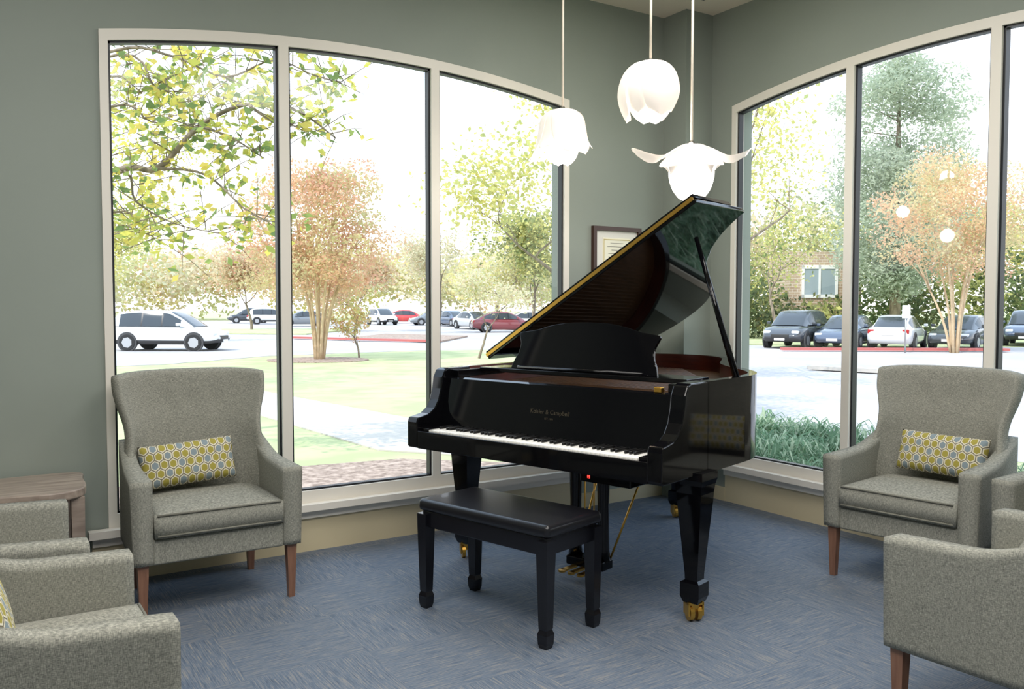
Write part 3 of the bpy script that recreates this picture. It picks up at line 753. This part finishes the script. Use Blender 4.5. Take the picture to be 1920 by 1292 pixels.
for li,lb_ in enumerate(limbs):
    Y0=9.6+rnd.uniform(-.7,.9)
    if li in(0,2,3,4,8): Y0=9.5
    pts=[Lc(u,v,Y0+(.02*i)) for i,(u,v) in enumerate(lb_)]
    if lb_[0][0]<240: pts=[Vector((.2,0,max(1.5,pts[0].z-.7)))]+pts
    pts=[Vector(q) for q in catmull([tuple(q) for q in pts],5)]
    r0=.045 if li in(0,) else .02
    tube(V,F,pts,[r0*(1-.8*i/(len(pts)-1)) for i in range(len(pts))],6)
    for q in pts[6:]:
        for _ in range(2):
            d=Vector((rnd.gauss(0,1),rnd.gauss(0,1),rnd.gauss(0,.8))).normalized()*rnd.uniform(.3,.75)
            tube(V,F,[q,q+d*.6+Vector((0,0,.03)),q+d],[.006,.004,.002],4)
            for s_ in range(7):
                c=q+d*rnd.uniform(.25,1.08)+Vector((rnd.gauss(0,.08),rnd.gauss(0,.08),rnd.gauss(0,.08)))
                leaf(LV,LF_,LC,c,rnd.uniform(.042,.078),BIG,rnd,None,.55)
mesh('branches',V,F,M_bark,T,True); mesh('foliage',LV,LF_,M_leaf,T,False,recalc=False,col=LC)
e2=cw(-11.5,17.5)
T=empty('tree',(e2[0],e2[1],GZ)); tag(T,'yellow-leaved tree behind the near branches','tree')
V=[];F=[];tube(V,F,[(0,0,0),(.1,0,2.5),(.3,.1,4.5)],[.16,.12,.07],8)
bl=[]
for _ in range(80):
    a=rnd.uniform(0,6.28);r_=rnd.uniform(0,5.0); dx,dy=math.cos(a)*r_,math.sin(a)*r_; z_=rnd.uniform(2.9,6.8)
    tube(V,F,[(.1,0,2.4),(dx*.5,dy*.5,z_*.8+.3),(dx,dy,z_)],[.03,.02,.008],4)
    bl.append(((dx,dy,z_),(.95,.95,.6),150))
mesh('trunk',V,F,M_bark,T,True)
foliage('foliage',bl,.046,YEL+[lin(230,218,116),lin(226,212,104)],T,61,wd=.6)

# evergreen
e,nn=cw(20.6,46); T=empty('pine_tree',(e,nn,GZ)); tag(T,'tall hazy green pine tree behind the parking lot','tree')
V=[];F=[];tube(V,F,[(0,0,0),(0,0,8),(0,0,13)],[.3,.2,.06],8);bl=[]
rnd=random.Random(71)
for k in range(170):
    a=rnd.uniform(0,6.28); zz=rnd.uniform(-1,1); z_=8.7+6.0*zz; R_=3.9*math.sqrt(max(.05,1-abs(zz)**2.4))*rnd.uniform(.1,1.0)
    if k%5==0: tube(V,F,[(0,0,z_-.5),(math.cos(a)*R_,math.sin(a)*R_,z_+.3)],[.04,.015],4)
    bl.append(((math.cos(a)*R_,math.sin(a)*R_,z_),(1.3,1.3,.8),230))
mesh('trunk',V,F,M_bark,T,True); foliage('foliage',bl,.13,PINE,T,71,wd=.35)
bl=[]
for k in range(70):
    X=10+38*k/70; a,b=cw(X,50+rnd.uniform(-2,2)) 
    if 15.4<X<19.9: bl.append(((a-2.2,b-1.5,rnd.uniform(.1,1.3)),(1.4,1.4,1.1),170)); b+=4.6; a+=3.4
    bl.append(((a,b,rnd.uniform(.4,3.4)),(1.7,1.7,1.9),330))
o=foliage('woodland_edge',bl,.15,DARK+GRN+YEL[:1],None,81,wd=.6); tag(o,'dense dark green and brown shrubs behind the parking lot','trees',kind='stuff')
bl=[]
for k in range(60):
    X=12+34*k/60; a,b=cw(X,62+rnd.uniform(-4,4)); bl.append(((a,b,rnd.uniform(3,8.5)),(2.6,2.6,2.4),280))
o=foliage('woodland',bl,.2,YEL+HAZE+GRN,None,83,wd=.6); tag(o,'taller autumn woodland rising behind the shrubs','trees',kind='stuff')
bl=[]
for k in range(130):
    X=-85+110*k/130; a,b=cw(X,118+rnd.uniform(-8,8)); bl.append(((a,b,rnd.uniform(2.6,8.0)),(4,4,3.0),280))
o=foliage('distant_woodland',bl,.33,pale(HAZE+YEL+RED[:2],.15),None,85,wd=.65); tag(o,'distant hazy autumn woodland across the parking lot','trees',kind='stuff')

# brick building
e,nn=cw(18.4,50.0); T=empty('brick_building',(e,nn,GZ),math.radians(-32.75)); tag(T,'tan brick building with white-framed window behind shrubs','building')
box('brick_wall',-2.2,2.0,0,4,0,5.0,M_brick,T)
V=[];F=[]; boxd(V,F,-1.5,.6,-.08,0,2.3,2.5); boxd(V,F,-1.5,.6,-.08,0,4.0,4.2); boxd(V,F,-1.5,-1.35,-.08,0,2.3,4.2); boxd(V,F,.45,.6,-.08,0,2.3,4.2); boxd(V,F,-.52,-.4,-.08,0,2.3,4.2)
mesh('window_frame',V,F,M_white,T); box('window_glass',-1.35,.45,-.03,-.01,2.5,4.0,M_bglass,T)
tree(13.4,43,7.5,YEL+GRN[:2],'thin autumn tree partly screening the brick building',63,4,7,.09,.5,.12)
e,nn=cw(15.2,33.0); T=empty('parking_sign',(e,nn,GZ),math.radians(-32.75)); tag(T,'small white sign on a metal post at the curb','sign')
tubeo('post',[(0,0,0),(0,0,1.85)],.03,M_steel,T,6); box('sign_plate',-.16,.16,-.05,-.03,1.35,1.85,M_white,T,.01,1)

def tuft(seed):
    rnd=random.Random(seed); V=[];F=[];C=[]
    for _ in range(200):
        a=rnd.uniform(0,6.28); L=rnd.uniform(.24,.42); o_=rnd.uniform(.14,.36); px,py=rnd.gauss(0,.07),rnd.gauss(0,.07); w=.010
        k=len(V); c_=rnd.choice([lin(130,160,128),lin(158,180,152),lin(110,138,110),lin(188,202,174)])
        for i in range(5):
            t=i/4; r_=o_*t**1.1; z_=L*(t*1.5-1.1*t*t)*1.6
            x=px+math.cos(a)*r_;y=py+math.sin(a)*r_; ww=w*(1-.8*t)
            V+=[(x-math.sin(a)*ww,y+math.cos(a)*ww,z_),(x+math.sin(a)*ww,y-math.cos(a)*ww,z_)]
            C.extend((*c_[:3],1)*2)
        for i in range(4): F.append((k+2*i,k+2*i+1,k+2*i+3,k+2*i+2))
    me=bpy.data.meshes.new('ornamental_grass'); me.from_pydata(V,[],F); me.materials.append(M_leaf)
    at=me.color_attributes.new('Col','FLOAT_COLOR','POINT'); at.data.foreach_set('color',C); return me
tm=[tuft(1),tuft(2)]; rnd=random.Random(5)
for i in range(12):
    for j in range(4):
        o=bpy.data.objects.new('ornamental_grass',tm[(i+j)%2]); link(o)
        o.location=(5.75+j*.5+rnd.uniform(-.1,.1),6.7-i*.42+rnd.uniform(-.1,.1),GZ+.12); o.rotation_euler=(0,0,rnd.uniform(0,6)); s_=rnd.uniform(1.2,1.7) if i<5 else rnd.uniform(.9,1.3); o.scale=(s_,s_,s_)
        tag(o,'clump of green strap-leaved ornamental grass below the window','grass clump','ornamental grass clumps by the window')

# ---------------- cars ----------------
PAINT={}
def paint(k):
    D=dict(white=(222,225,228),black=(62,66,72),navy=(76,88,108),red=(196,58,58),silver=(184,188,192),grey=(120,125,130),burgundy=(130,58,64))  # black and navy lightened, haze put into the colour
    if k not in PAINT: PAINT[k]=mat(k+' car paint',lin(*D[k]),.22,.0,.8)
    return PAINT[k]
def car(X,Y,head,kind,colr,lab):
    e,nn=cw(X,Y); C=empty('car',(e,nn,GZ+.012),math.radians(head-32.75)); tag(C,lab,'car','parked cars')
    suv=kind=='suv'; pm_=paint(colr); hR=1.64 if suv else 1.44; bl_=1.04 if suv else .95
    if suv: st=[(-2.25,.50,.72,.62),(-2.2,.40,.98,.80),(-2.0,.30,bl_,.88),(-1.4,.28,bl_,.91),(-.4,.28,bl_-.02,.92),(.8,.28,bl_-.04,.92),(1.2,.28,bl_-.06,.91),(1.7,.28,bl_-.13,.88),(2.0,.32,bl_-.24,.82),(2.2,.40,bl_-.40,.72),(2.27,.48,.56,.6)]
    else: st=[(-2.3,.45,.62,.62),(-2.24,.34,bl_-.08,.80),(-1.9,.24,bl_,.87),(-1.2,.22,bl_,.90),(-.4,.2,bl_-.01,.91),(.7,.2,bl_-.03,.91),(1.2,.22,bl_-.08,.90),(1.75,.24,bl_-.17,.86),(2.1,.28,bl_-.28,.79),(2.28,.36,bl_-.42,.68),(2.33,.42,.46,.58)]
    V=[];F=[];mi=[]
    for (x,zb,zt,w) in st:
        h=zt-zb
        V+=[(x,-w*.9,zb),(x,-w*.985,zb+h*.22),(x,-w,zb+h*.5),(x,-w*.975,zt-h*.2),(x,-w*.90,zt-h*.05),(x,-w*.6,zt+.0),(x,w*.6,zt+.0),(x,w*.90,zt-h*.05),(x,w*.975,zt-h*.2),(x,w,zb+h*.5),(x,w*.985,zb+h*.22),(x,w*.9,zb)]
    for i in range(len(st)-1):
        for k in range(12):
            k2=(k+1)%12; F.append((i*12+k,i*12+k2,(i+1)*12+k2,(i+1)*12+k)); mi.append(1 if (suv and k in (0,10,11)) else 0)
    F.append(tuple(range(12))); F.append(tuple((len(st)-1)*12+k for k in range(12))); mi+=[0,0]
    mesh('body',V,F,[pm_,M_clad],C,True,mi)
    if suv: cb=[(-2.12,bl_-.06,bl_-.02,.80,.74),(-1.95,bl_-.04,hR-.22,.84,.68),(-1.72,bl_-.04,hR-.07,.85,.67),(-1.2,bl_-.04,hR-.01,.86,.68),(-.82,bl_-.04,hR,.86,.68),(-.76,bl_-.04,hR,.86,.68),(.02,bl_-.04,hR-.01,.86,.68),(.08,bl_-.04,hR-.015,.86,.68),(.35,bl_-.04,hR-.06,.86,.67),(.8,bl_-.05,hR-.30,.84,.68),(1.3,bl_-.10,bl_-.05,.80,.72)]
    else: cb=[(-1.95,bl_-.06,bl_-.02,.76,.70),(-1.5,bl_-.05,hR-.24,.80,.62),(-1.1,bl_-.05,hR-.07,.82,.61),(-.7,bl_-.04,hR-.01,.84,.62),(-.55,bl_-.04,hR,.84,.62),(-.49,bl_-.04,hR,.84,.62),(.15,bl_-.04,hR-.02,.84,.62),(.2,bl_-.04,hR-.03,.84,.62),(.4,bl_-.04,hR-.08,.84,.62),(.85,bl_-.06,hR-.28,.82,.64),(1.35,bl_-.13,bl_-.09,.78,.70)]
    V=[];F=[];mi=[]; NC=len(cb)
    for (x,zb,zt,wb,wr) in cb: V+=[(x,-wb,zb),(x,-wr-.015,max(zb+.01,zt-.09)),(x,-wr*.93,max(zb+.015,zt-.02)),(x,-wr*.5,zt),(x,wr*.5,zt),(x,wr*.93,max(zb+.015,zt-.02)),(x,wr+.015,max(zb+.01,zt-.09)),(x,wb,zb)]
    for i in range(NC-1):
        for k in range(7):
            F.append((i*8+k,i*8+k+1,(i+1)*8+k+1,(i+1)*8+k))
            screen=(i in (NC-2,NC-3)) or (i==0) or (i==1 and not suv)
            side=k in (0,6)
            if side: mi.append(1 if i in (0,NC-2) or (i==1 and suv) else (2 if i in (4,6) else 0))
            elif k in (1,5): mi.append(1)
            else: mi.append(0 if screen else 1)
    mesh('cabin',V,F,[M_cglass,pm_,M_black],C,True,mi)
    wr_=.35 if suv else .33
    for x in (-1.36,1.38):
        for s_ in (-1,1):
            V=[];F=[];mi=[]
            tube(V,F,[(x,s_*.70,wr_),(x,s_*.90,wr_),(x,s_*.93,wr_)],[wr_,wr_,wr_*.9],20); n1=len(F)
            tube(V,F,[(x,s_*.92,wr_),(x,s_*.937,wr_)],wr_*.62,7); 
            mesh('wheel',V,F,[M_tire,M_rim],C,False,[0]*n1+[1]*(len(F)-n1))
            V=[];F=[]; tube(V,F,[(x,s_*.86,wr_+.02),(x,s_*.915,wr_+.02)],wr_*1.16,20); mesh('wheel_arch',V,F,M_clad,C)
    for s_ in (-1,1):
        box('headlight',1.98,2.18,s_*.60-.15,s_*.60+.15,bl_-.40,bl_-.27,M_hl,C,.04,2)
        box('taillight',-2.26,-2.12,s_*.66-.13,s_*.66+.13,bl_-.28,bl_-.1,M_tl,C,.02,1)
        box('side_mirror',.72,.86,s_*.98-.08,s_*.98+.08,bl_-.02,bl_+.10,pm_,C,.03,2)
    box('grille',2.1,2.29,-.38,.38,.46,bl_-.42,M_grille,C,.02,1)
    box('license_plate',-2.30,-2.26,-.26,.26,.58,.70,M_white,C); box('license_plate',2.30,2.335,-.22,.22,.36,.46,M_white,C)
car(-14.0,35.0,-4,'suv','white','white crossover parked side-on beyond the lawn')
for (u,Y,k,c,h) in ((468,92,'suv','black',200),(507,87,'suv','white',20),(570,78,'sedan','grey',200),(716,84,'suv','white',-60),(764,92,'sedan','red',10),(812,82,'sedan','grey',200),(850,78,'sedan','navy',-60),(888,68,'sedan','silver',-60),(945,60,'sedan','burgundy',10),(1000,66,'sedan','white',10),(290,100,'sedan','navy',10)):
    car((u-960)/1602*Y,Y,h,k,c,'distant %s %s parked in the lot'%(c,k if k!='suv' else 'sport utility vehicle'))
for (u,Y,k,c,h,l_) in ((1494,37.9,'suv','black',234,'black sport utility vehicle parked nose-out by the red curb'),(1588,37.4,'sedan','navy',234,'dark blue sedan parked between a black and a white car'),(1684,36.9,'sedan','white',56,'white sedan parked tail-out beside a dark sedan'),(1806,36.6,'sedan','black',228,'black sedan parked behind the orange crape myrtle'),(1930,40,'suv','navy',234,'dark sport utility vehicle at the end of the row')):
    car((u-960)/1602*Y,Y,h,k,c,l_)

# ---------------- world & lights ----------------
w=bpy.data.worlds.new('sky'); S.world=w; w.use_nodes=True; n=w.node_tree.nodes; l=w.node_tree.links
bg=n['Background']; t=n.new('ShaderNodeTexCoord'); sp=n.new('ShaderNodeSeparateXYZ'); r=n.new('ShaderNodeValToRGB')
r.color_ramp.elements[0].position=0; r.color_ramp.elements[0].color=(1,.99,.98,1); r.color_ramp.elements[1].position=.5; r.color_ramp.elements[1].color=(.62,.79,1,1)
l.new(t.outputs['Generated'],sp.inputs[0]); l.new(sp.outputs['Z'],r.inputs[0]); l.new(r.outputs[0],bg.inputs[0]); bg.inputs[1].default_value=2.4
su=bpy.data.lights.new('sun','SUN'); su.energy=3.3; su.angle=.01; su.color=(1,.95,.88)
so=link(bpy.data.objects.new('sun',su)); so.rotation_euler=Vector((.62,.16,-.74)).to_track_quat('-Z','Y').to_euler()
for (x,y,pw,sz) in ((.6,.6,80,1.6),(2.6,1.2,64,1.4),(.2,2.6,52,1.2),(3.0,3.2,32,.9)):  # unseen area lamps added under the ceiling to brighten the room
    a=bpy.data.lights.new('fill_light','AREA'); a.energy=pw; a.size=sz; a.color=(1,.97,.93)
    o=link(bpy.data.objects.new('fill_light',a)); o.location=(x,y,CZ-.03)
